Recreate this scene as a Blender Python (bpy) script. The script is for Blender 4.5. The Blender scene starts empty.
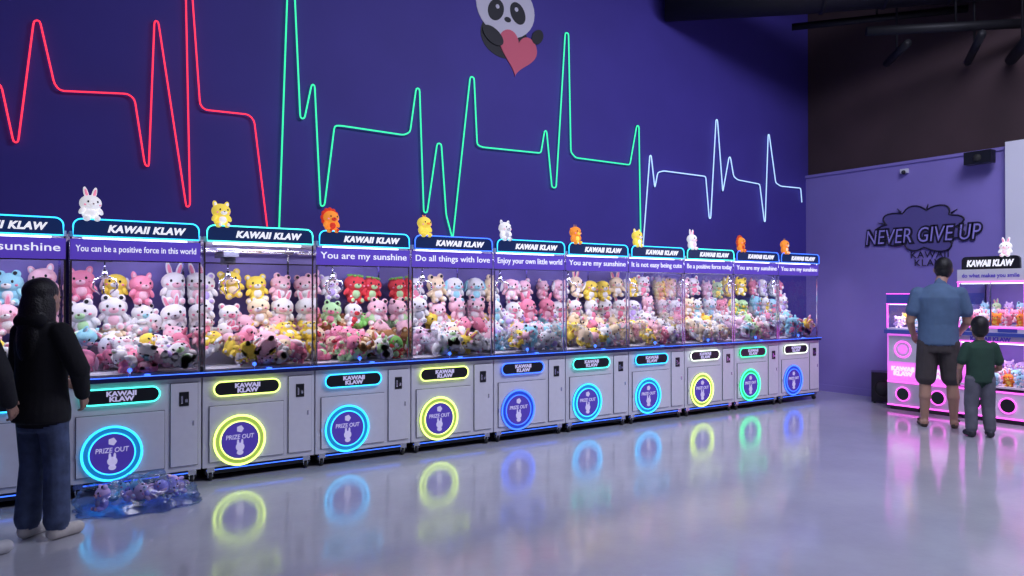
import bpy, math, random
from mathutils import Vector, Matrix, noise
random.seed(7)
scene=bpy.context.scene
scene.view_settings.view_transform='Standard'
col=scene.collection
R=math.radians

# ------------------------------------------------------------------ materials
def mat(name,c=(.8,.8,.8),rough=.5,metal=0,emit=None,es=0,noise_amt=0,nscale=20,bump=0,coat=0,spec=None):
    m=bpy.data.materials.new(name); m.use_nodes=True
    nt=m.node_tree; b=nt.nodes['Principled BSDF']
    b.inputs['Base Color'].default_value=(*c,1)
    b.inputs['Roughness'].default_value=rough
    b.inputs['Metallic'].default_value=metal
    if spec is not None: b.inputs['Specular IOR Level'].default_value=spec
    if coat: b.inputs['Coat Weight'].default_value=coat
    if emit:
        b.inputs['Emission Color'].default_value=(*emit,1); b.inputs['Emission Strength'].default_value=es
    if noise_amt or bump:
        tc=nt.nodes.new('ShaderNodeTexCoord'); n=nt.nodes.new('ShaderNodeTexNoise')
        n.inputs['Scale'].default_value=nscale; n.inputs['Detail'].default_value=4
        nt.links.new(tc.outputs['Object'],n.inputs['Vector'])
        if noise_amt:
            r=nt.nodes.new('ShaderNodeValToRGB')
            r.color_ramp.elements[0].position=.3; r.color_ramp.elements[1].position=.7
            r.color_ramp.elements[0].color=(*[x*(1-noise_amt) for x in c],1)
            r.color_ramp.elements[1].color=(*[min(1,x*(1+noise_amt)) for x in c],1)
            nt.links.new(n.outputs['Fac'],r.inputs['Fac']); nt.links.new(r.outputs['Color'],b.inputs['Base Color'])
        if bump:
            bp=nt.nodes.new('ShaderNodeBump'); bp.inputs['Strength'].default_value=bump; bp.inputs['Distance'].default_value=.01
            nt.links.new(n.outputs['Fac'],bp.inputs['Height']); nt.links.new(bp.outputs['Normal'],b.inputs['Normal'])
    return m

def glow(name,c,s):
    return mat(name,tuple(x*.5 for x in c),.4,emit=c,es=s)

def glass(name,tint=(.96,.97,1),refl=1.0,milky=0.0,rough=.03):
    m=bpy.data.materials.new(name); m.use_nodes=True; nt=m.node_tree
    for n in list(nt.nodes): nt.nodes.remove(n)
    o=nt.nodes.new('ShaderNodeOutputMaterial'); t=nt.nodes.new('ShaderNodeBsdfTransparent'); g=nt.nodes.new('ShaderNodeBsdfGlossy')
    f=nt.nodes.new('ShaderNodeFresnel'); mx=nt.nodes.new('ShaderNodeMixShader')
    t.inputs[0].default_value=(*tint,1); g.inputs['Roughness'].default_value=rough
    f.inputs['IOR'].default_value=1.4
    k=nt.nodes.new('ShaderNodeMath'); k.operation='MULTIPLY_ADD'; k.inputs[1].default_value=refl; k.inputs[2].default_value=milky; k.use_clamp=True
    nt.links.new(f.outputs[0],k.inputs[0]); nt.links.new(k.outputs[0],mx.inputs[0])
    nt.links.new(t.outputs[0],mx.inputs[1]); nt.links.new(g.outputs[0],mx.inputs[2]); nt.links.new(mx.outputs[0],o.inputs[0])
    return m

M={}
M['wall']=mat('purple_wall_paint',(.068,.05,.335),.6,noise_amt=.06,nscale=1.5,bump=.03,spec=.3)
M['wall_r']=mat('lilac_wall_paint',(.25,.2,.56),.6,noise_amt=.05,nscale=1.5)
M['brown']=mat('dark_brown_paint',(.055,.03,.035),.8,noise_amt=.2,nscale=1)
M['ceil']=mat('dark_ceiling_paint',(.012,.011,.016),.9,noise_amt=.2)
M['duct']=mat('black_duct_metal',(.006,.006,.01),.6,.3,noise_amt=.2)
M['white']=mat('white_cabinet_metal',(.74,.73,.81),.3,.0,noise_amt=.03,nscale=4)
M['trimw']=mat('raised_panel_metal',(.8,.79,.87),.26,.0,noise_amt=.02)
M['groove']=mat('dark_groove',(.05,.05,.09),.5)
M['black']=mat('black_plastic',(.012,.012,.018),.3)
M['marq']=mat('marquee_navy_acrylic',(.012,.016,.05),.25,emit=(.01,.03,.14),es=.5)
M['ledge']=mat('navy_ledge',(.015,.018,.09),.25,coat=.5)
M['chrome']=mat('chrome_post',(.75,.76,.85),.15,1)
M['rubber']=mat('caster_rubber',(.02,.02,.02),.7)
M['backp']=mat('lavender_back_panel',(.2,.16,.5),.5,noise_amt=.08,nscale=6)
M['intf']=mat('white_interior_floor',(.7,.68,.8),.5)
M['banner']=mat('purple_banner_vinyl',(.1,.06,.38),.4,emit=(.12,.06,.6),es=.5)
M['disc']=mat('purple_prize_disc',(.08,.05,.4),.35,emit=(.12,.07,.6),es=.25)
M['txt']=glow('white_lettering',(.9,.9,1),.85)
M['txt2']=glow('lilac_lettering',(.7,.65,1),.5)
M['glass']=glass('cabinet_glass')
M['plastic']=glass('clear_plastic_sheet',(.88,.91,1),.55,.05,.15)
M['bagp']=glass('blue_tinted_plastic_bag',(.65,.75,.97),.5,.07,.25)
M['tube']=glow('lamp_tube_white',(.9,.92,1),3)
RING={'cyan':(.03,.5,1.0),'yellow':(.75,1.0,.2),'blue':(.04,.14,1.0),'green':(.05,1.0,.4),'white':(.8,.95,.75),'teal':(.06,.85,.7)}
NEON={k:glow('neon_'+k,v,2.6) for k,v in RING.items()}
SOFT={k:glow('softglow_'+k,v,.2) for k,v in RING.items()}
M['nred']=glow('neon_tube_red',(1,.03,.07),1.7)
M['ngreen']=glow('neon_tube_green',(.04,.85,.38),1.3)
M['nwhite']=glow('neon_tube_ice',(.45,.68,1),1.1)
M['pink']=glow('neon_magenta',(1,.1,.85),2.2)
M['pinkp']=mat('pink_lit_panel',(.7,.35,.75),.35,emit=(.9,.12,.85),es=.8)
M['navyp']=mat('navy_panel',(.03,.04,.2),.3,emit=(.05,.08,.5),es=.3)

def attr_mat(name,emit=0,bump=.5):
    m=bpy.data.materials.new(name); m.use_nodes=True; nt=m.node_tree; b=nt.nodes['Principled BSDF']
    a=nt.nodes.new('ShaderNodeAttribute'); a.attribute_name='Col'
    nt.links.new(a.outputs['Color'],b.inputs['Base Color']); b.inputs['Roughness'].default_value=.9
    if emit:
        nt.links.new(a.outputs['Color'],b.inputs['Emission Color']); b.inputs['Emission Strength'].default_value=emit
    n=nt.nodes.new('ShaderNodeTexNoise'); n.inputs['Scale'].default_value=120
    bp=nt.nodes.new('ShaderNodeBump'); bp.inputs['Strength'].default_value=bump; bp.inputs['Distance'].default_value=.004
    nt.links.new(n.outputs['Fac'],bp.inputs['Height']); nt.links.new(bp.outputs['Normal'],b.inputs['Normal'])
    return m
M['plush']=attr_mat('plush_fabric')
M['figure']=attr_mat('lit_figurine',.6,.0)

# ------------------------------------------------------------------ mesh builder
class MB:
    def __init__(s): s.v=[];s.f=[];s.m=[];s.c=[];s.sm=[]
    def add(s,vs,fs,mi=0,c=(1,1,1),smooth=False):
        o=len(s.v); s.v+= [tuple(v) for v in vs]
        for f in fs:
            s.f.append([i+o for i in f]); s.m.append(mi); s.c.append(c); s.sm.append(smooth)
    def box(s,a,b,mi=0,bev=0):
        x0,y0,z0=a;x1,y1,z1=b
        s.add([(x0,y0,z0),(x1,y0,z0),(x1,y1,z0),(x0,y1,z0),(x0,y0,z1),(x1,y0,z1),(x1,y1,z1),(x0,y1,z1)],
              [(0,3,2,1),(4,5,6,7),(0,1,5,4),(1,2,6,5),(2,3,7,6),(3,0,4,7)],mi)
    def quad(s,p,mi=0): s.add(p,[(0,1,2,3)],mi)
    def ell(s,c,r,rot=None,colr=(1,1,1),mi=0,u=12,w=8):
        vs=[];fs=[]
        c=Vector(c)
        for j in range(1,w):
            ph=math.pi*j/w
            for i in range(u):
                th=2*math.pi*i/u
                p=Vector((r[0]*math.sin(ph)*math.cos(th),r[1]*math.sin(ph)*math.sin(th),r[2]*math.cos(ph)))
                if rot is not None: p=rot@p
                vs.append(c+p)
        t=Vector((0,0,r[2])); b=-t
        if rot is not None: t=rot@t; b=rot@b
        vs+= [c+t,c+b]; T=len(vs)-2;B=T+1
        for j in range(w-2):
            for i in range(u):
                k=(i+1)%u
                fs.append((j*u+i,(j+1)*u+i,(j+1)*u+k,j*u+k))
        for i in range(u):
            k=(i+1)%u
            fs.append((T,i,k)); fs.append((B,(w-2)*u+k,(w-2)*u+i))
        s.add(vs,fs,mi,colr,True)
    def tube(s,pts,r,mi=0,n=8,closed=False,colr=(1,1,1),cap=True):
        pts=[Vector(p) for p in pts]; N=len(pts)
        rs=r if isinstance(r,(list,tuple)) else [r]*N
        vs=[];fs=[];prev=None
        for i,p in enumerate(pts):
            if closed: d=(pts[(i+1)%N]-pts[i-1])
            else: d=(pts[min(i+1,N-1)]-pts[max(i-1,0)])
            d.normalize()
            if prev is None:
                a=Vector((0,0,1)) if abs(d.z)<.9 else Vector((1,0,0)); e=d.cross(a).normalized()
            else: e=(prev-d*prev.dot(d)).normalized()
            prev=e; f=d.cross(e)
            for k in range(n):
                t=2*math.pi*k/n
                vs.append(p+(e*math.cos(t)+f*math.sin(t))*rs[i])
        for i in range(N if closed else N-1):
            j=(i+1)%N
            for k in range(n):
                l=(k+1)%n
                fs.append((i*n+k,i*n+l,j*n+l,j*n+k))
        if cap and not closed:
            fs.append(tuple(range(n))[::-1]); fs.append(tuple((N-1)*n+k for k in range(n)))
        s.add(vs,fs,mi,colr,True)
    def plate(s,outline,y0,y1,mi=0,colr=(1,1,1)):
        n=len(outline)
        vs=[(x,y0,z) for x,z in outline]+[(x,y1,z) for x,z in outline]
        fs=[tuple(range(n)),tuple(range(2*n-1,n-1,-1))]+[(i,i+n,(i+1)%n+n,(i+1)%n) for i in range(n)]
        s.add(vs,fs,mi,colr)
    def annulus(s,c,r0,r1,y,mi=0,n=48):
        vs=[];fs=[]
        for i in range(n):
            t=2*math.pi*i/n
            vs.append((c[0]+r0*math.cos(t),y,c[1]+r0*math.sin(t))); vs.append((c[0]+r1*math.cos(t),y,c[1]+r1*math.sin(t)))
        for i in range(n):
            j=(i+1)%n
            fs.append((2*i,2*i+1,2*j+1,2*j))
        s.add(vs,fs,mi)
    def mesh(s,name,mats,color=False):
        me=bpy.data.meshes.new(name); me.from_pydata(s.v,[],s.f)
        for m in mats: me.materials.append(m)
        me.polygons.foreach_set('material_index',s.m)
        me.polygons.foreach_set('use_smooth',s.sm)
        if color:
            ca=me.color_attributes.new('Col','FLOAT_COLOR','CORNER'); arr=[]
            for f,c in zip(s.f,s.c): arr+= [c[0],c[1],c[2],1.0]*len(f)
            ca.data.foreach_set('color',arr)
        me.update(); return me
def obj(name,me,parent=None,loc=(0,0,0),rz=0,bevel=0):
    o=bpy.data.objects.new(name,me); col.objects.link(o); o.location=loc; o.rotation_euler=(0,0,rz)
    if parent: o.parent=parent
    return o
def empty(name,loc=(0,0,0),rz=0):
    return obj(name,None,None,loc,rz)
def rrect(x0,z0,x1,z1,r,n=8,corners=(1,1,1,1)):
    pts=[]
    for (cx,cz,a,on) in ((x0+r,z0+r,180,corners[0]),(x1-r,z0+r,270,corners[1]),(x1-r,z1-r,0,corners[2]),(x0+r,z1-r,90,corners[3])):
        if on:
            for i in range(n+1):
                t=R(a+90*i/n); pts.append((cx+r*math.cos(t),cz+r*math.sin(t)))
        else:
            pts.append((cx+(r if a in(270,0) else -r),cz+(r if a in (0,90) else -r)))
    return pts
def circ(cx,cz,r,n=40,rz=None): return [(cx+r*math.cos(2*math.pi*i/n),cz+(rz or r)*math.sin(2*math.pi*i/n)) for i in range(n)]

def text_mesh(body,w,h,mi_mat,bold=.03,ext=.004,shear=0,spacing=1.0,lines=1):
    cu=bpy.data.curves.new('t','FONT'); cu.body=body; cu.size=1; cu.offset=bold; cu.shear=shear; cu.space_character=spacing
    cu.align_x='CENTER'; cu.extrude=.01; cu.space_line=.85; cu.resolution_u=3
    o=bpy.data.objects.new('t',cu); col.objects.link(o)
    bpy.context.view_layer.update()
    dg=bpy.context.evaluated_depsgraph_get()
    me=bpy.data.meshes.new_from_object(o.evaluated_get(dg))
    bpy.data.objects.remove(o)
    xs=[v.co.x for v in me.vertices]; ys=[v.co.y for v in me.vertices]
    cx=(min(xs)+max(xs))/2; cy=(min(ys)+max(ys))/2; sx=w/(max(xs)-min(xs)); sy=h/(max(ys)-min(ys))
    for v in me.vertices:
        x,y,z=v.co; v.co=((x-cx)*sx,-z*ext/.01,(y-cy)*sy)
    me.materials.clear(); me.materials.append(mi_mat); me.update()
    return me

# ------------------------------------------------------------------ plush builder
WHITE=(.85,.83,.86);PINK=(.9,.28,.42);CYAN=(.35,.72,.85);YEL=(.95,.72,.1);GRN=(.25,.6,.15);LGR=(.5,.78,.42);RED=(.75,.06,.08);BRN=(.4,.18,.07);LIL=(.58,.44,.85);GRY=(.45,.45,.52);CRM=(.88,.7,.48);BLK=(.02,.02,.03);ORG=(.95,.3,.04);LPK=(.92,.55,.66)
def plush(mb,c,sz,kind,c1,c2,rot,u=12,w=8,mi=0):
    c=Vector(c); k=sz/1.0
    def E(p,r,cc,q=None,uu=u,ww=w):
        rr=rot if q is None else rot@q
        mb.ell(c+rot@(Vector(p)*k),tuple(a*k for a in r),rr,cc,mi,uu,ww)
    E((0,0,-.22),(.29,.22,.27),c1)
    E((0,-.1,-.22),(.19,.15,.18),c2)
    E((0,-.02,.14),(.38,.29,.3),c1)
    E((0,-.23,.07),(.15,.1,.1),c2)
    E((0,-.33,.1),(.035,.03,.025),(.1,.03,.05),None,6,5)
    for sx in(-1,1):
        E((sx*.16,-.275,.18),(.036,.025,.046),BLK,None,6,5)
        E((sx*.24,-.22,.07),(.055,.03,.035),PINK,None,6,5)
        E((sx*.3,-.08,-.14),(.09,.09,.16),c1,Matrix.Rotation(-sx*.6,3,'Y'))
        E((sx*.17,-.16,-.42),(.12,.16,.11),c1)
        E((sx*.17,-.31,-.42),(.07,.03,.07),c2,None,8,6)
        if kind=='bunny':
            E((sx*.14,.02,.5),(.085,.05,.25),c1,Matrix.Rotation(sx*.25,3,'Y')); E((sx*.14,-.03,.5),(.05,.02,.18),PINK,Matrix.Rotation(sx*.25,3,'Y'),8,6)
        elif kind=='bear':
            E((sx*.27,0,.38),(.12,.07,.12),c1); E((sx*.27,-.055,.38),(.07,.03,.07),c2,None,8,6)
        elif kind=='cat':
            E((sx*.24,0,.4),(.1,.05,.15),c1,Matrix.Rotation(sx*.35,3,'Y')); E((sx*.24,-.04,.39),(.06,.02,.1),c2,Matrix.Rotation(sx*.35,3,'Y'),8,6)
        elif kind=='lop':
            E((sx*.38,0,.1),(.09,.08,.24),c2,Matrix.Rotation(-sx*.3,3,'Y'))
        elif kind=='frog':
            E((sx*.2,-.06,.4),(.12,.12,.12),c1); E((sx*.2,-.16,.42),(.06,.04,.06),BLK,None,6,5)
        elif kind=='giraffe':
            E((sx*.09,0,.46),(.025,.025,.1),BRN,None,8,6); E((sx*.34,0,.3),(.1,.04,.05),c1)
        elif kind=='chick':
            E((sx*.05,0,.45),(.03,.03,.09),ORG,Matrix.Rotation(sx*.5,3,'Y'),8,6)
    if kind=='berry':
        for i in range(6):
            t=2*math.pi*i/6; E((.16*math.cos(t),.16*math.sin(t)-.02,.4),(.16,.07,.05),GRN,Matrix.Rotation(t,3,'Z'),8,6)
    if kind=='lion':
        for i in range(12):
            t=2*math.pi*i/12; E((.36*math.cos(t),.05,.14+.34*math.sin(t)),(.12,.08,.12),c2,None,8,6)
    if kind=='chick': E((0,-.31,.1),(.11,.1,.05),ORG,None,8,6)
def rrot(a=.35,full=False):
    if full: return Matrix.Rotation(random.uniform(-1.2,1.2),3,'Z')@Matrix.Rotation(random.uniform(-1.1,.9),3,'X')@Matrix.Rotation(random.uniform(-1.2,1.2),3,'Y')
    return Matrix.Rotation(random.uniform(-a,a),3,'Z')@Matrix.Rotation(random.uniform(-.2,.2),3,'Y')

# ------------------------------------------------------------------ room
XR=10.35; YB=7.0; ZT=3.3
def room_box(name,a,b,m):
    mb=MB(); mb.box(a,b); return obj(name,mb.mesh(name,[m]))
fm=bpy.data.materials.new('polished_concrete'); fm.use_nodes=True; nt=fm.node_tree; b=nt.nodes['Principled BSDF']
tc=nt.nodes.new('ShaderNodeTexCoord')
n1=nt.nodes.new('ShaderNodeTexNoise'); n1.inputs['Scale'].default_value=.9; n1.inputs['Detail'].default_value=8; n1.inputs['Roughness'].default_value=.65
n2=nt.nodes.new('ShaderNodeTexNoise'); n2.inputs['Scale'].default_value=28; n2.inputs['Detail'].default_value=3
rp=nt.nodes.new('ShaderNodeValToRGB'); rp.color_ramp.elements[0].position=.3; rp.color_ramp.elements[1].position=.72
rp.color_ramp.elements[0].color=(.46,.46,.53,1); rp.color_ramp.elements[1].color=(.58,.59,.65,1)
rr=nt.nodes.new('ShaderNodeMapRange'); rr.inputs['To Min'].default_value=.07; rr.inputs['To Max'].default_value=.17
bp=nt.nodes.new('ShaderNodeBump'); bp.inputs['Strength'].default_value=.06; bp.inputs['Distance'].default_value=.01
for a_,b_ in ((tc.outputs['Object'],n1.inputs['Vector']),(tc.outputs['Object'],n2.inputs['Vector']),(n1.outputs['Fac'],rp.inputs['Fac']),(rp.outputs['Color'],b.inputs['Base Color']),(n1.outputs['Fac'],rr.inputs['Value']),(rr.outputs['Result'],b.inputs['Roughness']),(n2.outputs['Fac'],bp.inputs['Height']),(bp.outputs['Normal'],b.inputs['Normal'])):
    nt.links.new(a_,b_)
b.inputs['Specular IOR Level'].default_value=1.0
b.inputs['Coat Weight'].default_value=.35; b.inputs['Coat Roughness'].default_value=.11; b.inputs['Coat IOR'].default_value=1.5
nt.links.new(bp.outputs['Normal'],b.inputs['Coat Normal'])
room_box('floor',(-4,-4,-.1),(14,YB+.1,0),fm)
room_box('wall_back',(-4,YB,0),(14,YB+.1,6.4),M['wall'])
room_box('wall_right',(XR,-4,0),(XR+.3,YB,ZT),M['wall_r'])
room_box('wall_right_upper',(XR+.06,-4,ZT),(XR+.3,YB,6.4),M['brown'])
room_box('wall_left',(-4.1,-4,0),(-4,YB,6.4),M['wall'])
room_box('wall_front',(-4,-4.1,0),(14,-4,6.4),M['brown'])
room_box('ceiling',(-4,-4,6.4),(14,YB+.1,6.5),M['ceil'])
room_box('wall_pilaster',(XR-.1,1.5,0),(XR,4.15,3.38),mat('white_pilaster_paint',(.75,.75,.85),.6))
room_box('trim_1',(XR-.02,-4,ZT),(XR+.06,YB,ZT+.04),M['wall_r'])
mb=MB(); mb.box((XR-.015,5.3,0),(XR,YB,.1)); obj('baseboard_right',mb.mesh('bb',[M['wall_r']]))

# ceiling ducts
mb=MB()
mb.tube([(7.2,6.95,5.45),(8.3,5.75,5.4),(9.6,4.4,5.4),(10.3,3.6,5.4)],.33,n=20)
for t in (.1,.35,.6,.85):
    p=Vector((8.3,5.75,5.4)).lerp(Vector((10.3,3.6,5.4)),t); q=p+Vector((.03,-.033,0)); mb.tube([p,q],.35,n=20)
    mb.tube([p,p+Vector((0,0,1))],.012,n=6)
obj('air_duct',mb.mesh('duct',[M['duct']]))
mb=MB()
for (p,q,r) in (((9.0,6.3,5.2),(10.3,4.6,5.2),.05),((8.8,5.1,4.75),(10.3,3.7,4.75),.06),((9.2,4.8,4.6),(9.8,5.4,4.6),.05),((9.3,4.0,4.5),(10.3,4.6,4.5),.05),((9.4,3.5,4.4),(10.3,4.1,4.4),.07)):
    mb.tube([p,q],r,n=8); m_=Vector(p).lerp(Vector(q),.5); mb.tube([m_,(m_.x,m_.y,6.4)],.015,n=6)
obj('ceiling_pipe_run',mb.mesh('pipes',[M['duct']]))

# ------------------------------------------------------------------ neon heartbeat on wall
def neon(name,pts,m,r=.008):
    cu=MB(); P=[]
    for i,(x,z) in enumerate(pts):
        p=Vector((x,YB-.03,z))
        if 0<i<len(pts)-1:
            a=Vector((pts[i-1][0],p.y,pts[i-1][1])); c_=Vector((pts[i+1][0],p.y,pts[i+1][1]))
            da=min(.03,(a-p).length*.4); dc=min(.03,(c_-p).length*.4)
            P+= [p+(a-p).normalized()*da,p*.5+(p+(a-p).normalized()*da)*.25+(p+(c_-p).normalized()*dc)*.25,p+(c_-p).normalized()*dc]
        else: P.append(p)
    cu.tube(P,r,0,8)
    for i in range(0,len(P)-1,4):
        cu.tube([P[i],P[i]+Vector((0,.03,0))],.005,1,6)
    return obj(name,cu.mesh(name,[m,M['black']]))
red=[(-.3,3.3),(-.05,3.11),(.03,2.68),(.06,2.68),(.16,3.66),(.2,3.67),(.3,3.18),(.34,3.13),(.83,3.18),(.88,3.14),(.96,2.59),(.99,2.58),(1.03,3.84),(1.06,3.84),(1.29,2.25),(1.32,2.27),(1.27,4.59),(1.30,4.6),(1.4,3.17),(1.44,3.13),(1.82,3.14),(1.87,3.09),(1.99,2.12)]
green=[(2.1,2.08),(2.19,4.84),(2.22,4.84),(2.3,3.17),(2.34,3.17),(2.41,3.51),(2.44,3.51),(2.5,2.34),(2.54,2.35),(2.64,3.14),(2.7,3.15),(3.39,3.14),(3.46,3.18),(3.53,3.65),(3.57,3.65),(3.62,2.35),(3.66,2.35),(3.78,3.10),(3.83,3.10),(3.89,2.34),(3.97,2.08),(4.19,3.88),(4.24,3.88),(4.28,3.14),(4.345,3.12),(5.156,3.14),(5.21,3.41),(5.24,3.41),(5.318,2.75),(5.38,2.75),(5.52,4.63),(5.57,4.63),(5.605,3.2),(5.68,3.14),(6.571,3.14),(6.692,3.66),(6.73,3.66),(6.763,2.1)]
white=[(6.8,2.1),(6.925,3.3),(6.95,3.3),(7.015,2.88),(7.07,3.09),(7.181,3.12),(8.0,3.12),(8.07,2.54),(8.1,2.54),(8.215,3.94),(8.245,3.94),(8.355,2.93),(8.49,3.44),(8.52,3.44),(8.59,3.17),(8.68,3.13),(9.175,3.11),(9.28,2.56),(9.3,2.56),(9.375,3.87),(9.4,3.87),(9.553,3.16),(9.675,3.12),(10.172,3.13),(10.2,2.91)]
neon('neon_heartbeat_sign',red,M['nred'],.0068); neon('neon_heartbeat_sign.001',green,M['ngreen'],.0078); neon('neon_heartbeat_sign.002',white,M['nwhite'],.0078)

# panda mural
mm=[mat('mural_white',(.7,.68,.78),.6),mat('mural_black',(.012,.012,.02),.6),mat('mural_pink',(.75,.13,.2),.6)]
mb=MB()
def disc(cx,cz,rx,rz,y,mi,rot=0):
    o=[]
    for i in range(32):
        t=2*math.pi*i/32; a=rx*math.cos(t); b_=rz*math.sin(t)
        o.append((cx+a*math.cos(rot)-b_*math.sin(rot),cz+a*math.sin(rot)+b_*math.cos(rot)))
    mb.plate(o,YB-y,YB-.001,mi)
disc(4.42,5.05,.14,.14,.004,1); disc(4.98,5.08,.14,.14,.004,1)
disc(4.66,4.42,.32,.25,.005,1)
disc(4.68,4.75,.4,.34,.008,0)
disc(4.54,4.7,.1,.13,.012,1,-.5); disc(4.84,4.72,.1,.13,.012,1,.5)
disc(4.56,4.74,.025,.025,.014,0); disc(4.82,4.76,.025,.025,.014,0)
disc(4.7,4.62,.045,.03,.012,1)
h=[]
for i in range(60):
    t=-2*math.pi*i/60
    hx=16*math.sin(t)**3; hz=13*math.cos(t)-5*math.cos(2*t)-2*math.cos(3*t)-math.cos(4*t)
    a=-.15; h.append((4.84+.0165*(hx*math.cos(a)-hz*math.sin(a)),4.28+.0175*(hx*math.sin(a)+hz*math.cos(a))))
mb.plate(h,YB-.014,YB-.001,2)
disc(4.5,4.4,.15,.085,.018,1,-.5); disc(5.12,4.5,.1,.07,.018,1,.9)
obj('panda_mural',mb.mesh('panda',mm))

# ------------------------------------------------------------------ claw machines
W=.914; D=.74
def machine_meshes():
    mb=MB()
    mb.box((.006,.02,.11),(W-.006,D,.84),0)
    mb.box((.03,.05,.05),(W-.03,D-.03,.11),3)
    mb.box((.05,.014,.15),(.645,.02,.60),2)
    mb.box((.054,.006,.154),(.641,.016,.596),1)
    mb.box((.68,.014,.15),(.885,.02,.80),2)
    mb.box((.684,.006,.154),(.881,.016,.796),1)
    mb.box((.745,.0,.62),(.815,.007,.73),3)
    mb.box((.755,-.004,.64),(.77,.001,.70),5)
    mb.box((.785,-.004,.65),(.805,.001,.675),5)
    mb.box((.84,.002,.46),(.855,.007,.5),5)
    mb.box((.05,.002,.3),(.056,.008,.34),5)
    mb.box((.0,-.015,.835),(W,.06,.875),4)
    body=mb.mesh('cabinet',[M['white'],M['trimw'],M['groove'],M['black'],M['ledge'],M['chrome']])
    mb=MB()
    for x in (.07,W-.07):
        for y in (.06,D-.1):
            mb.tube([(x-.012,y,.028),(x+.012,y,.028)],.028,0,14); mb.box((x-.02,y-.012,.028),(x-.014,y+.012,.075),1); mb.box((x+.014,y-.012,.028),(x+.02,y+.012,.075),1)
            mb.box((x-.03,y-.03,.07),(x+.03,y+.03,.11),1)
    casters=mb.mesh('casters',[M['rubber'],M['chrome']])
    mb=MB()
    t=.014
    for x in (.012,W-.012-t):
        for y in (.03,D-.03):
            mb.box((x,y,.875),(x+t,y+t,1.93),0)
    mb.box((.012,.03,1.735),(W-.012,.04,1.745),0)
    mb.box((.01,.02,1.91),(W-.01,D,1.95),1)
    mb.box((.012,D-.025,.875),(W-.012,D-.01,1.91),2)
    mb.box((.03,.05,.875),(W-.03,D-.03,.89),3)
    mb.box((.1,.09,1.895),(W-.1,.12,1.91),4)
    mb.box((.04,.5,.89),(W-.04,D-.03,1.10),3)
    frame=mb.mesh('frame',[M['chrome'],M['white'],M['backp'],M['intf'],M['tube'],M['plastic']])
    mb=MB()
    mb.quad([(.02,.035,.88),(W-.02,.035,.88),(W-.02,.035,1.74),(.02,.035,1.74)])
    for x in (.018,W-.018):
        mb.quad([(x,.035,.88),(x,D-.03,.88),(x,D-.03,1.9),(x,.035,1.9)])
    gl=mb.mesh('glass_panes',[M['glass']])
    mb=MB()
    mb.tube([(.04,.2,1.86),(W-.04,.2,1.86)],.012,0); mb.tube([(.04,.5,1.86),(W-.04,.5,1.86)],.012,0)
    mb.box((.2,.18,1.80),(.32,.52,1.84),1); mb.box((.21,.25,1.74),(.31,.35,1.81),1)
    mb.tube([(.26,.3,1.74),(.26,.3,1.66)],.006,0,8); mb.tube([(.26,.3,1.68),(.26,.3,1.61)],[.022,.03],0,12)
    for k in range(3):
        a=R(90+120*k); dx,dy=math.cos(a),math.sin(a)
        mb.tube([(.26+dx*.02,.3+dy*.02,1.63),(.26+dx*.085,.3+dy*.085,1.6),(.26+dx*.095,.3+dy*.095,1.54),(.26+dx*.04,.3+dy*.04,1.49)],[.008,.008,.008,.005],0,8)
    claw=mb.mesh('claw_gantry',[M['chrome'],M['groove']])
    mb=MB(); mb.plate(rrect(.03,1.915,W-.03,2.04,.055,8,(0,0,1,1)),-.0,.05,0)
    marq=mb.mesh('marquee_board',[M['marq']])
    mb=MB(); mb.tube([(.4,.0,.87),(.4,.0,.91)],.006,0); mb.ell((.4,.0,.92),(.016,.016,.016),None,(1,1,1),1); mb.tube([(.52,.0,.872),(.52,.0,.885)],.022,1,14)
    joy=mb.mesh('joystick_controls',[M['chrome'],NEON['blue']])
    mb=MB(); mb.quad([(.3,.05,.89),(.3,.3,.89),(.3,.3,1.15),(.3,.05,1.15)]); mb.quad([(.03,.3,.89),(.3,.3,.89),(.3,.3,1.15),(.03,.3,1.15)])
    chute=mb.mesh('prize_chute',[M['plastic']])
    return dict(cabinet=body,casters=casters,frame=frame,glass_panes=gl,claw=claw,marquee=marq,controls=joy,prize_chute=chute)
MM=machine_meshes()
klaw=text_mesh('KAWAII KLAW',.54,.056,M['txt'],.05,.003,.25,1.1)
klaw2=text_mesh('KAWAII\nKLAW',.2,.078,M['txt2'],.05,.002)
prize=text_mesh('PRIZE OUT',.22,.036,M['txt2'],.01,.002,.1)

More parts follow.
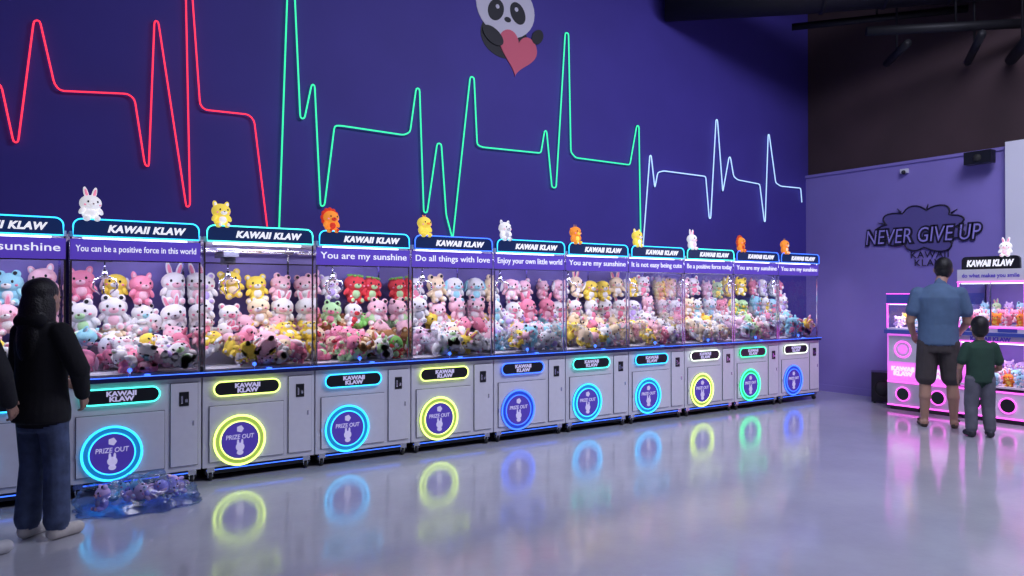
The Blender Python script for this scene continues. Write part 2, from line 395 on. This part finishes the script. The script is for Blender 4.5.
PILLC=['cyan','teal','yellow','cyan','yellow','blue','teal','cyan','white','green','white']
RINGC=['cyan','cyan','yellow','cyan','yellow','blue','cyan','cyan','yellow','green','blue']
BAN=['Find your sunshine','You can be a positive force in this world',None,'You are my sunshine','Do all things with love','Enjoy your own little world','You are my sunshine','It is not easy being cute','Be a positive force today','You are my sunshine','You are my sunshine']
MASC=[('cat',WHITE,PINK),('bunny',WHITE,WHITE),('cat',YEL,WHITE),('lion',ORG,(.6,.04,.02)),('chick',YEL,YEL),('cat',WHITE,GRY),('giraffe',ORG,YEL),('cat',YEL,WHITE),('bunny',WHITE,LPK),('lion',ORG,(.5,.06,.02)),('giraffe',ORG,CRM)]
PAL=[[(CYAN,WHITE),(WHITE,PINK),(LPK,WHITE)],
 [(WHITE,CYAN),(PINK,WHITE),(CYAN,WHITE),(WHITE,LPK),(PINK,LPK),(WHITE,GRY),(LPK,WHITE),(WHITE,LGR)],
 [(LPK,WHITE),(YEL,WHITE),(PINK,LPK),(WHITE,PINK),(CRM,WHITE),(YEL,CRM),(WHITE,LPK),(LPK,YEL)],
 [(RED,LGR),(GRN,WHITE),(CRM,RED),(PINK,LGR),(LGR,PINK),(LPK,WHITE),(BRN,CRM),(WHITE,RED)],
 [(WHITE,LPK),(WHITE,CRM),(CRM,WHITE),(LPK,WHITE),(WHITE,GRY),(YEL,WHITE),(WHITE,LGR)],
 [(WHITE,CYAN),(WHITE,LIL),(WHITE,LPK),(WHITE,WHITE),(LPK,WHITE),(CYAN,WHITE)],
 [(YEL,WHITE),(LPK,WHITE),(CRM,BRN),(WHITE,PINK),(CRM,WHITE)],
 [(PINK,WHITE),(YEL,WHITE),(WHITE,LIL),(CRM,WHITE),(WHITE,GRY)],
 [(WHITE,PINK),(LPK,WHITE),(YEL,ORG),(WHITE,CYAN),(CRM,WHITE)],
 [(WHITE,CYAN),(LPK,WHITE),(YEL,WHITE),(LGR,YEL),(WHITE,PINK)],
 [(WHITE,LIL),(PINK,WHITE),(WHITE,YEL),(CYAN,PINK)]]
ALLP=[(LPK,WHITE),(YEL,WHITE),(WHITE,PINK),(WHITE,CYAN),(CRM,WHITE),(WHITE,LIL),(PINK,LPK)]
KINDS=['bunny','bear','cat','lop','frog','bear','cat']
for i in range(11):
    x0=.356+W*(i-1); y0=6.2
    e=empty('claw_machine',(x0,y0,0))
    for k,me in MM.items():
        o=obj(k,me,e)
        if k=='cabinet':
            b_=o.modifiers.new('b','BEVEL'); b_.width=.005; b_.segments=2; b_.limit_method='ANGLE'
    pc,rc=PILLC[i],RINGC[i]
    mb=MB()
    mb.plate(rrect(.09,.682,.60,.785,.051),-.004,.02,0)
    pts=[(x,-.006,z) for x,z in rrect(.085,.677,.605,.79,.056)]
    mb.tube(pts,.006,1,6,closed=True)
    cx=.285; cz=.312
    mb.plate(circ(cx,cz,.205),-.003,.006,0)
    mb.tube([(x,-.006,z) for x,z in circ(cx,cz,.198)],.0085,3,8,closed=True)
    mb.annulus((cx,cz),.15,.192,-.0045,2)
    mb.plate(circ(cx,cz,.15),-.010,-.002,4)
    mb.tube([(x,-.010,z) for x,z in circ(cx,cz,.152)],.005,3,6,closed=True)
    mb.plate(circ(cx,cz-.055,.034,20),-.012,-.009,5); mb.plate(circ(cx,cz-.1,.026,20,.02),-.012,-.009,5)
    for sx in(-1,1): mb.plate(circ(cx+sx*.016,cz-.018,.009,12,.026),-.012,-.009,5)
    mb.plate(circ(cx,cz+.09,.03,5),-.012,-.009,5)
    obj('prize_door_and_sign',mb.mesh('prize_door',[M['black'],NEON[pc],SOFT[rc],NEON[rc],M['disc'],M['txt2']]),e)
    obj('pill_lettering',klaw2,e,(.345,-.007,.733)); obj('prize_lettering',prize,e,(cx,-.0125,cz+.028))
    obj('marquee_lettering',klaw,e,(.52,-.004,1.975))
    mc='cyan' if i in(0,1,3,5,6,7) else ('teal' if i in(2,8) else 'blue')
    mb=MB()
    pts=[(x,-.004,z) for x,z in rrect(.03,1.915,W-.03,2.04,.055,8,(0,0,1,1))]
    mb.tube(pts,.0055,0,6,closed=True)
    mb.tube([(.0,-.017,.872),(W,-.017,.872)],.0035,1,6)
    mb.tube([(.04,.045,.085),(W-.04,.045,.085)],.004,1,6)
    obj('neon_trim',mb.mesh('neon_trim',[NEON[mc],NEON['blue']]),e)
    if BAN[i]:
        mb=MB(); mb.box((.014,.018,1.745),(W-.014,.028,1.895),0)
        obj('banner',mb.mesh('banner',[M['banner']]),e)
        obj('banner_lettering',text_mesh(BAN[i],.82,.075 if len(BAN[i])<30 else .062,M['txt'],.006,.002),e,(W/2,.016,1.82))
    mb=MB(); k,c1,c2=MASC[i]
    plush(mb,(.14,.03,2.13),.2,k,c1,c2,Matrix.Rotation(.25,3,'Z'),14,10)
    obj('mascot_figurine',mb.mesh('mascot',[M['figure']],True),e)
    mb=MB(); pal=PAL[i]; uu,ww=(12,8) if i<4 else (8,6)
    def pick():
        return random.choice(pal) if random.random()<.75 else random.choice(ALLP)
    for r_,(zz,yy) in enumerate(((1.57,.6),(1.32,.55),)):
        for c_ in range(4):
            xx=.13+c_*.217
            c1,c2=pick(); kd=random.choice(KINDS)
            if c1 in (RED,PINK) and i==3: kd='berry'
            xx+=random.uniform(-.025,.025); z2=zz+random.uniform(-.035,.03)
            mb.tube([(xx,D-.03,z2+.1),(xx,yy,z2+.1)],.004,0,6,colr=GRY)
            plush(mb,(xx,yy-random.uniform(0,.05),z2),.25*random.uniform(.92,1.15),kd,c1,c2,rrot(.45),uu,ww)
    for zz,yy,n in ((1.19,.55,5),(1.1,.42,5),(.99,.37,5),(.98,.14,4),(1.06,.28,5),(1.01,.11,4)):
        for c_ in range(n):
            xx=.12+ (c_+random.uniform(-.25,.25))*(.7/(n-1))
            if yy<.29: xx=.38+(c_+random.uniform(-.2,.2))*(.42/(n-1))
            c1,c2=pick()
            plush(mb,(min(max(xx,.13),W-.13),yy+random.uniform(-.02,.02),zz+random.uniform(-.03,.05)),.23*random.uniform(.85,1.15),random.choice(KINDS),c1,c2,rrot(0,True),uu,ww)
    mb.v=[(min(max(x,.03),W-.03),min(max(y,.045),D-.03),max(z,.895)) for x,y,z in mb.v]
    obj('plush_toys',mb.mesh('plush_toys',[M['plush']],True),e)
    L=bpy.data.lights.new('cabinet_light','AREA'); L.shape='RECTANGLE'; L.size=.75; L.size_y=.08; L.energy=5.4; L.color=(.93,.92,1)
    lo=bpy.data.objects.new('cabinet_light',L); col.objects.link(lo); lo.parent=e; lo.location=(W/2,.12,1.89); lo.rotation_euler=(R(25),0,0)

# ------------------------------------------------------------------ mini machines on right wall
def mini(kind,y_far,w,dep=.74):
    e=empty('mini_claw_machine',(9.45,y_far,0),R(-90))
    mb=MB()
    mats=[M['white'],M['black'],M['pink'],M['backp'],M['tube'],M['pinkp'],M['navyp'],M['chrome']]
    mb.box((.03,.03,0),(w-.03,dep-.02,.06),1)
    mb.box((.005,.01,.06),(w-.005,dep,.36),0)
    for z in (.06,.36): mb.tube([(.01,.0,z),(w-.01,.0,z)],.008,2,6)
    n=1 if kind=='A' else 2
    for k in range(n):
        cx=w*(k+.5)/n; mb.plate(circ(cx,.21,.085),-.002,.012,1); mb.tube([(x,-.004,z) for x,z in circ(cx,.21,.085)],.007,2,6,closed=True)
    def win(z0,z1):
        mb.box((.005,dep-.03,z0),(w-.005,dep,z1),3); mb.box((.005,.01,z0-.02),(w-.005,dep,z0),0)
        for x in (.005,w-.02):
            mb.box((x,.01,z0),(x+.015,.025,z1),7); mb.box((x,dep-.03,z0),(x+.015,dep,z1),7)
        mb.box((.03,.03,z1-.012),(w-.03,.05,z1-.002),4)
        for x in(.008,w-.008): mb.tube([(x,.004,z0),(x,.004,z1)],.006,2,6)
    if kind=='A':
        mb.box((.005,.01,.36),(w-.005,dep,.98),5)
        mb.box((.03,.0,.62),(w-.03,.012,.95),0)
        mb.tube([(x,-.004,z) for x,z in circ(w/2,.78,.1)],.009,2,8,closed=True); mb.plate(circ(w/2,.78,.06),-.006,.0,5)
        mb.box((.0,-.06,.98),(w,dep,1.03),6)
        win(1.05,1.36); mb.box((.0,.0,1.36),(w,dep,1.5),6); mb.tube([(.0,-.002,1.36),(w,-.002,1.36)],.006,2,6); mb.tube([(.0,-.002,1.49),(w,-.002,1.49)],.006,2,6)
        wins=[(1.05,1.36)]
    else:
        win(.42,.92); mb.box((.0,.0,.92),(w,dep,1.1),0); mb.box((.0,-.05,1.0),(w,.01,1.04),6)
        for k in range(2):
            cx=w*(k+.5)/2; mb.box((cx-.1,-.004,1.05),(cx+.1,.004,1.09),6)
        win(1.12,1.62); mb.box((.0,.0,1.62),(w,dep,1.78),0)
        mb.tube([(.0,-.004,1.63),(w,-.004,1.63)],.008,2,6); mb.tube([(0,-.004,1.1),(w,-.004,1.1)],.008,2,6); mb.tube([(0,-.004,.93),(w,-.004,.93)],.007,2,6)
        mb.box((w/2-.008,.01,.42),(w/2+.008,.03,.92),7); mb.box((w/2-.008,.01,1.12),(w/2+.008,.03,1.62),7)
        mb.plate(rrect(.05,1.78,w-.05,1.93,.05,8,(0,0,1,1)),.0,.04,1)
        wins=[(.42,.92),(1.12,1.62)]
    obj('cabinet',mb.mesh('mini_cab',mats),e)
    g=MB()
    for z0,z1 in wins:
        g.quad([(.02,.015,z0),(w-.02,.015,z0),(w-.02,.015,z1),(.02,.015,z1)])
        for x in(.012,w-.012): g.quad([(x,.02,z0),(x,dep-.03,z0),(x,dep-.03,z1),(x,.02,z1)])
    obj('glass_panes',g.mesh('g',[M['glass']]),e)
    p=MB()
    for z0,z1 in wins:
        nn=max(2,int(w/.14))
        for yy,up in ((.14,0),(.32,.04),(.5,.12)):
            for c_ in range(nn):
                c1,c2=random.choice([(PINK,WHITE),(WHITE,PINK),(YEL,WHITE),(LGR,WHITE),(CYAN,WHITE),(LIL,WHITE),(ORG,YEL)])
                plush(p,(.09+c_*(w-.18)/(nn-1),yy,z0+.075+up),.16,random.choice(KINDS),c1,c2,rrot(.6),8,6)
    p.v=[(min(max(x,.025),w-.025),min(max(y,.03),dep-.04),max(z,.365)) for x,y,z in p.v]
    obj('plush_toys',p.mesh('pt',[M['plush']],True),e)
    if kind=='A':
        obj('lettering',text_mesh('KAWAII\nKLAW',w*.7,.12,M['txt'],.06,.002),e,(w/2,-.002,.5))
    else:
        obj('lettering',text_mesh('KAWAII KLAW',w*.7,.08,M['txt'],.05,.002,.2),e,(w/2,-.002,1.85))
        obj('lettering',text_mesh('do what makes you smile',w*.85,.06,M['disc'],.02,.002),e,(w/2,-.002,1.7))
        obj('lettering',text_mesh('KAWAII KLAW',w*.6,.05,M['disc'],.05,.002),e,(w/2,-.002,.965))
        f=MB(); plush(f,(w-.2,.02,2.01),.18,'bunny',WHITE,LPK,Matrix.Identity(3)); obj('mascot_figurine',f.mesh('mf',[M['figure']],True),e)
    for z0,z1 in wins:
        L=bpy.data.lights.new('cabinet_light','AREA'); L.shape='RECTANGLE'; L.size=w*.8; L.size_y=.06; L.energy=2.6; L.color=(1,.75,.97)
        lo=bpy.data.objects.new('cabinet_light',L); col.objects.link(lo); lo.parent=e; lo.location=(w/2,.1,z1-.02); lo.rotation_euler=(R(25),0,0)
mini('A',5.22,.42); mini('A',4.79,.42); mini('B',4.35,.72); mini('B',3.62,.72)

# subwoofer box on floor
e=MB(); e.box((0,0,.02),(.3,.3,.42),0); e.tube([(.15,-.006,.2),(.15,.0,.2)],.11,1,24); e.tube([(x,-.006,z) for x,z in circ(.15,.2,.115)],.008,1,6,closed=True)
for x in(.04,.26):
    for y in (.04,.26): e.tube([(x,y,0),(x,y,.02)],.015,1,8)
obj('subwoofer_speaker',e.mesh('sub',[M['black'],M['rubber']]),None,(9.75,5.6,0),R(-60))

e=MB(); e.box((-.03,0,-.05),(.03,.02,.05),0); e.tube([(0,0,0),(0,-.08,-.01)],.015,0); e.box((-.16,-.2,-.08),(.16,-.07,.08),0); e.ell((0,-.2,-.01),(.05,.03,.05),None,(1,1,1),1)
obj('wall_speaker',e.mesh('wsp',[M['black'],M['rubber']]),None,(XR-.02,4.42,3.22),R(-90))
e=MB(); e.box((-.05,-.05,-.03),(.05,0,.03),0); e.ell((0,-.05,-.02),(.03,.03,.03),None,(1,1,1),1)
obj('security_camera',e.mesh('sc',[M['white'],M['black']]),None,(XR,5.44,3.2),R(-90))

# never give up mural
e=empty('never_give_up_mural',(XR-.015,5.23,2.3),R(-90))
mblk=mat('mural_ink',(.012,.008,.03),.5); mlil=mat('mural_lilac',(.34,.29,.75),.6); mdk=mat('mural_cloud_fill',(.11,.09,.3),.6)  # black ink, lilac letter fill, plain darker purple for the cloud's fill
obj('mural_text',text_mesh('NEVER GIVE UP',1.58,.25,mblk,.10,.003,.15,1.0),e,(0,-.005,.0))
obj('mural_text_fill',text_mesh('NEVER GIVE UP',1.54,.2,mlil,-.005,.003,.15,1.03),e,(0,-.010,.0))
obj('mural_subtext',text_mesh('KAWAII\nKLAW',.5,.2,mblk,.0,.002,0,1.1),e,(.12,-.004,-.33))
mb=MB(); random.seed(3); pts=[]
for i in range(9):
    a0=2*math.pi*i/9; k=random.uniform(.9,1.12)
    for j in range(8):
        a=a0+2*math.pi/9*j/8; q=k*(.82+.25*math.sin(math.pi*j/8))
        pts.append((.58*q*math.cos(a),.08+.31*q*math.sin(a)))
mb.plate(pts,-.002,.01,1)
mb.tube([(x,-.003,z) for x,z in pts],.011,0,6,closed=True)
for i in range(0,72,8):
    x,z=pts[i]
    if z>0: mb.tube([(x*1.08,-.002,.04+(z-.04)*1.08),(x*1.3,-.002,.04+(z-.04)*1.3)],[.012,.004],0,6)
obj('mural_splash',mb.mesh('splash',[mblk,mdk]),e)

# ------------------------------------------------------------------ people
SK=mat('skin',(.42,.24,.17),.55)
def capsule(mb,p0,p1,r0,r1,u=14):
    p0=Vector(p0);p1=Vector(p1); d=(p1-p0); L=d.length
    if L<1e-5: mb.ell(p0,(r0,r0,r0),None); return
    d/=L; P=[];Rr=[]
    for a in (-80,-60,-35,-10): P.append(p0+d*(r0*math.sin(R(a)))); Rr.append(r0*math.cos(R(a)))
    for a in (10,35,60,80): P.append(p1+d*(r1*math.sin(R(a)))); Rr.append(r1*math.cos(R(a)))
    mb.tube(P,Rr,0,u)
def loft(mb,rings,u=24):
    vs=[];fs=[]
    for (z,cx,cy,rx,ry) in rings:
        for k in range(u):
            t=2*math.pi*k/u; vs.append((cx+rx*math.cos(t),cy+ry*math.sin(t),z))
    n=len(rings)
    for i in range(n-1):
        for k in range(u):
            l=(k+1)%u; fs.append((i*u+k,i*u+l,(i+1)*u+l,(i+1)*u+k))
    fs.append(tuple(range(u))[::-1]); fs.append(tuple((n-1)*u+k for k in range(u)))
    mb.add(vs,fs,0,(1,1,1),True)
def d_cap(p,a,b,r0,r1):
    ab=b-a; L=ab.length_squared; t=0 if L<1e-9 else max(0,min(1,(p-a).dot(ab)/L))
    return (p-(a+ab*t)).length-(r0+(r1-r0)*t)
def d_loft(p,rings):
    z=p.z
    if z<=rings[0][0]: r=rings[0]; dz=rings[0][0]-z
    elif z>=rings[-1][0]: r=rings[-1]; dz=z-rings[-1][0]
    else:
        dz=0
        for i in range(len(rings)-1):
            if rings[i][0]<=z<=rings[i+1][0]:
                t=(z-rings[i][0])/(rings[i+1][0]-rings[i][0]); r=[rings[i][k]+(rings[i+1][k]-rings[i][k])*t for k in range(5)]; break
    q=math.hypot((p.x-r[1])/r[3],(p.y-r[2])/r[4])
    return max((q-1)*min(r[3],r[4]),-1)+dz if q>1 or dz>0 else (q-1)*min(r[3],r[4])
def d_ell(p,c,r):
    q=math.sqrt(((p.x-c[0])/r[0])**2+((p.y-c[1])/r[1])**2+((p.z-c[2])/r[2])**2); return (q-1)*min(r)
def remesh(mb,vox,smooth=2):
    me=mb.mesh('tmp',[]); o=bpy.data.objects.new('tmp',me); col.objects.link(o)
    m=o.modifiers.new('r','REMESH'); m.mode='VOXEL'; m.voxel_size=vox
    if smooth: s=o.modifiers.new('s','SMOOTH'); s.iterations=smooth; s.factor=.5
    bpy.context.view_layer.update(); dg=bpy.context.evaluated_depsgraph_get()
    out=bpy.data.meshes.new_from_object(o.evaluated_get(dg)); bpy.data.objects.remove(o); return out
def hand(w,d,n,side,s=1.0):
    mb=MB(); w=Vector(w); d=Vector(d).normalized(); n=Vector(n); n=(n-d*n.dot(d)).normalized(); t=d.cross(n)*side
    for k in (-.026,-.009,.009,.026):
        capsule(mb,w+t*k*.6*s,w+(d*.085+t*k)*s,.015*s,.012*s,10)
    for k,L,off in ((-.03,.75,.078),(-.0105,.95,.086),(.0105,1.0,.088),(.03,.88,.084)):
        p=w+(d*off+t*k)*s; a=.25
        for seg in (.036,.026,.02):
            q=p+(d*math.cos(a)+n*math.sin(a))*seg*L*s; capsule(mb,p,q,.0085*s,.0075*s,8); p=q; a+=.38
    p=w+(d*.025+t*.03)*s; q=p+(d*.6+t*.7+n*.3).normalized()*.038*s; capsule(mb,p,q,.012*s,.010*s,8)
    capsule(mb,q,q+(d*.9+t*.25+n*.3).normalized()*.03*s,.0095*s,.008*s,8)
    return remesh(mb,.0045*s,1)
def human(name,loc,rz,caps,lofts,ells,hands,mats,vox=.009,eyes=None):
    mb=MB()
    C=[(Vector(a),Vector(b),r0,r1,t) for a,b,r0,r1,t in caps]
    for a,b,r0,r1,t in C: capsule(mb,a,b,r0,r1)
    for r,t in lofts: loft(mb,r)
    for c,r,t in ells: mb.ell(c,r,None,(1,1,1),0,20,14)
    me=remesh(mb,vox)
    me.materials.clear()
    for m in mats: me.materials.append(m)
    for p in me.polygons:
        c=p.center; best=(9,0)
        for a,b,r0,r1,t in C:
            dd=d_cap(c,a,b,r0,r1)
            if dd<best[0]: best=(dd,t)
        for r,t in lofts:
            dd=d_loft(c,r)
            if dd<best[0]: best=(dd,t)
        for cc,r,t in ells:
            dd=d_ell(c,cc,r)
            if dd<best[0]: best=(dd,t)
        p.material_index=best[1]; p.use_smooth=True
    import bmesh
    bm=bmesh.new(); bm.from_mesh(me)
    for h in hands:
        hm=hand(*h); k=len(bm.faces); bm.from_mesh(hm); bm.faces.ensure_lookup_table()
        for f in bm.faces[k:]: f.material_index=0; f.smooth=True
    bm.to_mesh(me); bm.free()
    o=obj(name,me,None,loc,rz)
    if eyes:
        ey=MB()
        for c in eyes: ey.ell(c,(.012,.008,.008),None,(1,1,1),0,8,6)
        obj('eyes',ey.mesh('eyes',[M['black']]),o)
    return o
def face(cx,cy,cz,s,hairlen=0):
    return [((cx,cy,cz+.015*s),(.074*s,.092*s,.098*s),0),((cx,cy+.03*s,cz-.05*s),(.055*s,.062*s,.065*s),0),
       ((cx,cy+.098*s,cz-.012*s),(.013*s,.018*s,.02*s),0),((cx,cy+.088*s,cz-.055*s),(.026*s,.012*s,.009*s),0),
       ((cx-.078*s,cy,cz-.005*s),(.012*s,.02*s,.03*s),0),((cx+.078*s,cy,cz-.005*s),(.012*s,.02*s,.03*s),0),
       ((cx,cy-.018*s,cz+.035*s),(.083*s,.094*s,.094*s),4),((cx,cy-.03*s,cz-.02*s),(.076*s,.075*s,.075*s),4)]
hairb=mat('black_hair',(.006,.005,.006),.5,noise_amt=.5,nscale=90,bump=.6)
wm=[SK,mat('black_hoodie_fabric',(.006,.006,.009),.9,bump=.4,nscale=25),mat('blue_jeans_denim',(.06,.085,.17),.8,noise_amt=.35,nscale=14,bump=.4),mat('beige_sneaker',(.6,.56,.52),.6,noise_amt=.1),hairb]
def woman(name,loc,rz,mats,armout=1):
    caps=[((0,0,1.30),(0,.01,1.40),.052,.05,0),
      ((-.08,0,.80),(-.085,.02,.45),.092,.074,2),((-.085,.02,.45),(-.09,-.01,.12),.074,.076,2),
      ((.08,0,.80),(.09,.03,.45),.092,.074,2),((.09,.03,.45),(.10,.02,.12),.074,.076,2),
      ((-.09,-.03,.045),(-.10,.13,.038),.045,.04,3),((.10,.0,.045),(.125,.15,.038),.045,.04,3),
      ((-.09,-.01,.05),(-.09,-.01,.1),.045,.05,3),((.10,.02,.05),(.10,.02,.1),.045,.05,3),
      ((-.15,0,1.255),(-.21,.02,1.02),.068,.058,1),((-.21,.02,1.02),(-.12,.17,.93),.056,.045,1),
      ((.15,0,1.255),(.265,.02,1.04),.07,.062,1),((.265,.02,1.04),(.19,.12,.88),.06,.045,1),
      ((.19,.12,.88),(.18,.135,.862),.028,.026,0),((-.12,.17,.93),(-.1,.19,.92),.028,.026,0)]
    lo=[([(.72,0,0,.178,.14),(.78,0,0,.18,.142),(.9,0,0,.165,.125),(1.05,0,.0,.16,.12),(1.2,0,0,.175,.115),(1.28,0,0,.155,.1),(1.335,0,-.01,.08,.07)],1),
        ([(.66,0,0,.15,.105),(.8,0,0,.155,.115)],2)]
    el=face(0,.02,1.47,1.0)+[((0,-.065,1.36),(.09,.06,.17),4),((0,-.095,1.22),(.08,.04,.16),4),((.07,-.02,1.38),(.033,.055,.13),4),((-.07,-.02,1.38),(.033,.055,.13),4),((0,-.08,1.33),(.12,.05,.06),1),((0,-.01,1.51),(.092,.103,.085),4)]
    hands=[((.183,.13,.866),(-.35,.5,-.75),(-.8,-.2,.2),1,.95),((-.1,.19,.922),(.35,1,-.1),(.8,-.2,-.5),-1,.95)]
    return human(name,loc,rz,caps,lo,el,hands,mats,.009,[(-.028,.108,1.475),(.028,.108,1.475)])
woman('woman',(.17,5.37,0),R(-50),wm)
wm2=[SK,mat('charcoal_jacket_fabric',(.01,.01,.014),.85,bump=.4,nscale=25),mat('light_denim',(.12,.15,.25),.8,noise_amt=.3,nscale=14),mat('white_sneaker',(.6,.6,.62),.6,noise_amt=.1),hairb]
woman('woman',(-.20,5.20,0),R(-55),wm2)
mm_=[SK,mat('slate_blue_tshirt',(.085,.15,.26),.85,noise_amt=.12,nscale=8,bump=.3),mat('dark_khaki_shorts',(.06,.05,.05),.85,noise_amt=.2,nscale=10,bump=.3),mat('brown_sandal_leather',(.05,.03,.02),.6,noise_amt=.2),hairb]
caps=[((.01,.03,1.56),(.055,.1,1.68),.064,.06,0),
  ((-.10,0,.92),(-.125,.01,.56),.118,.108,2),((.10,0,.92),(.13,.03,.56),.118,.108,2),
  ((-.125,.01,.62),(-.13,.01,.50),.075,.062,0),((-.13,.01,.50),(-.135,-.02,.34),.06,.066,0),((-.135,-.02,.34),(-.14,-.01,.10),.062,.04,0),
  ((.13,.03,.62),(.135,.03,.50),.075,.062,0),((.135,.03,.50),(.145,.01,.34),.06,.066,0),((.145,.01,.34),(.15,.02,.10),.062,.04,0),
  ((-.14,-.03,.05),(-.16,.15,.045),.042,.035,0),((.15,.0,.05),(.18,.18,.045),.042,.035,0),
  ((-.14,-.01,.1),(-.14,-.01,.05),.04,.042,0),((.15,.02,.1),(.15,.02,.05),.04,.042,0),
  ((-.138,-.06,.018),(-.165,.19,.018),.02,.02,3),((-.128,-.05,.018),(-.14,.19,.018),.02,.02,3),((-.16,-.05,.018),(-.185,.17,.018),.02,.02,3),
  ((.148,-.04,.018),(.185,.22,.018),.02,.02,3),((.165,-.03,.018),(.205,.2,.018),.02,.02,3),((.135,-.04,.018),(.16,.2,.018),.02,.02,3),
  ((-.2,.05,.07),(-.12,.1,.085),.014,.014,3),((.13,.1,.085),(.21,.08,.07),.014,.014,3),
  ((-.20,.01,1.49),(-.25,.0,1.30),.082,.078,1),((-.24,.0,1.34),(-.28,.0,1.18),.054,.048,0),((-.28,.0,1.18),(-.23,.2,1.02),.047,.031,0),
  ((.21,.01,1.49),(.27,.03,1.30),.082,.078,1),((.26,.03,1.34),(.29,.05,1.18),.054,.048,0),((.29,.05,1.18),(.25,.27,1.06),.047,.031,0)]
lo=[([(.93,0,0,.205,.155),(1.0,0,.01,.205,.16),(1.15,0,.02,.2,.155),(1.3,0,.01,.215,.15),(1.45,0,.0,.23,.14),(1.53,0.005,.01,.195,.115),(1.60,.015,.03,.09,.08)],1),
    ([(.84,0,0,.19,.14),(.95,0,0,.19,.145)],2)]
el=face(.065,.13,1.765,1.12)
human('man',(8.62,4.17,0),R(-58),caps,lo,el,[((-.23,.2,1.02),(.25,.9,-.5),(.7,-.1,-.6),-1,1.08),((.25,.27,1.06),(-.1,1,-.25),(-.8,-.1,-.5),1,1.08)],mm_,.010,[(.035,.23,1.77),(.095,.23,1.77)])
cm=[SK,mat('dark_green_tshirt',(.02,.06,.04),.85,noise_amt=.15,nscale=10,bump=.3),mat('grey_pants',(.13,.13,.16),.85,noise_amt=.2,nscale=10,bump=.3),mat('dark_sneaker',(.03,.03,.04),.6,noise_amt=.2),hairb]
caps=[((0,0,.98),(0,.01,1.06),.042,.04,0),
  ((-.065,0,.6),(-.08,.02,.34),.082,.068,2),((-.08,.02,.34),(-.085,0,.1),.066,.058,2),
  ((.065,0,.6),(.08,.02,.34),.082,.068,2),((.08,.02,.34),(.09,0,.1),.066,.058,2),
  ((-.085,-.02,.038),(-.1,.1,.034),.037,.033,3),((.09,-.02,.038),(.11,.1,.034),.037,.033,3),((-.085,0,.04),(-.085,0,.07),.037,.04,3),((.09,0,.04),(.09,0,.07),.037,.04,3),
  ((-.125,0,.94),(-.17,0,.80),.055,.054,1),((-.165,0,.82),(-.19,.01,.72),.034,.03,0),((-.19,.01,.72),(-.17,.1,.60),.03,.021,0),
  ((.125,0,.94),(.17,0,.80),.055,.054,1),((.165,0,.82),(.19,.02,.72),.034,.03,0),((.19,.02,.72),(.15,.14,.66),.03,.021,0)]
lo=[([(.58,0,0,.135,.1),(.7,0,0,.13,.1),(.85,0,0,.135,.095),(.93,0,0,.14,.085),(.98,0,0,.10,.065),(1.005,0,0,.05,.045)],1)]
el=face(0,.02,1.135,1.0)
human('boy',(8.37,3.63,0),R(-45),caps,lo,el,[((-.17,.1,.60),(.1,.6,-.8),(.7,.1,-.3),-1,.7),((.15,.14,.66),(-.2,.9,-.4),(-.7,-.1,-.5),1,.7)],cm,.008,[(-.028,.108,1.14),(.028,.108,1.14)])

# ------------------------------------------------------------------ plastic bag of plush toys
mb=MB(); random.seed(11)
for i in range(8):
    c1,c2=random.choice([(LPK,WHITE),(CYAN,WHITE),(LIL,WHITE),(GRY,WHITE),(LIL,LPK)])
    plush(mb,(random.uniform(-.24,.24),random.uniform(-.12,.12),.085+random.uniform(0,.03)),.17,random.choice(KINDS),c1,c2,rrot(0,True),10,7)
mb.v=[(x,y,max(z,.012)) for x,y,z in mb.v]
e=empty('bag_of_plush_toys',(.76,5.80,0),R(-8))
obj('plush_toys',mb.mesh('bp',[M['plush']],True),e)
mb=MB(); mb.ell((0,0,.0),(.39,.25,.22),None,(1,1,1),0,84,40)
vs=[]
for x,y,z in mb.v:
    v=Vector((x,y,z)); f=1+.26*(noise.noise(v*7))+.12*noise.noise(v*19)
    x,y,z=x*f,y*f,z*f; 
    vs.append((x,y,max(z,.006+.004*noise.noise(v*9))))
mb.v=vs
obj('clear_bag',mb.mesh('bag',[M['bagp']],False),e)

# ------------------------------------------------------------------ lights
def area(name,loc,rot,sx,sy,p,c):
    L=bpy.data.lights.new(name,'AREA'); L.shape='RECTANGLE'; L.size=sx; L.size_y=sy; L.energy=p; L.color=c
    o=bpy.data.objects.new(name,L); col.objects.link(o); o.location=loc; o.rotation_euler=rot; return o
area('ceiling_light_panel',(5.0,2.0,6.2),(R(13),0,0),5,2,225,(.76,.78,1))
area('ceiling_light_panel.001',(7.0,1.5,6.2),(R(0),R(-8),0),3,2,215,(.8,.81,1))
area('ceiling_light_panel.002',(0,1.0,6.2),(R(20),0,0),3,2,25,(.65,.68,1))
wd=bpy.data.worlds.new('dim_room_world'); scene.world=wd; wd.use_nodes=True
wd.node_tree.nodes['Background'].inputs[0].default_value=(.4,.38,.9,1); wd.node_tree.nodes['Background'].inputs[1].default_value=.05

# ------------------------------------------------------------------ camera
cam=bpy.data.cameras.new('camera'); co=bpy.data.objects.new('camera',cam); col.objects.link(co); scene.camera=co
cam.sensor_width=36; cam.lens=740/1024*36; cam.clip_start=.05
co.location=(0,0,1.5); co.rotation_euler=(R(90.39),0,R(-34.25))
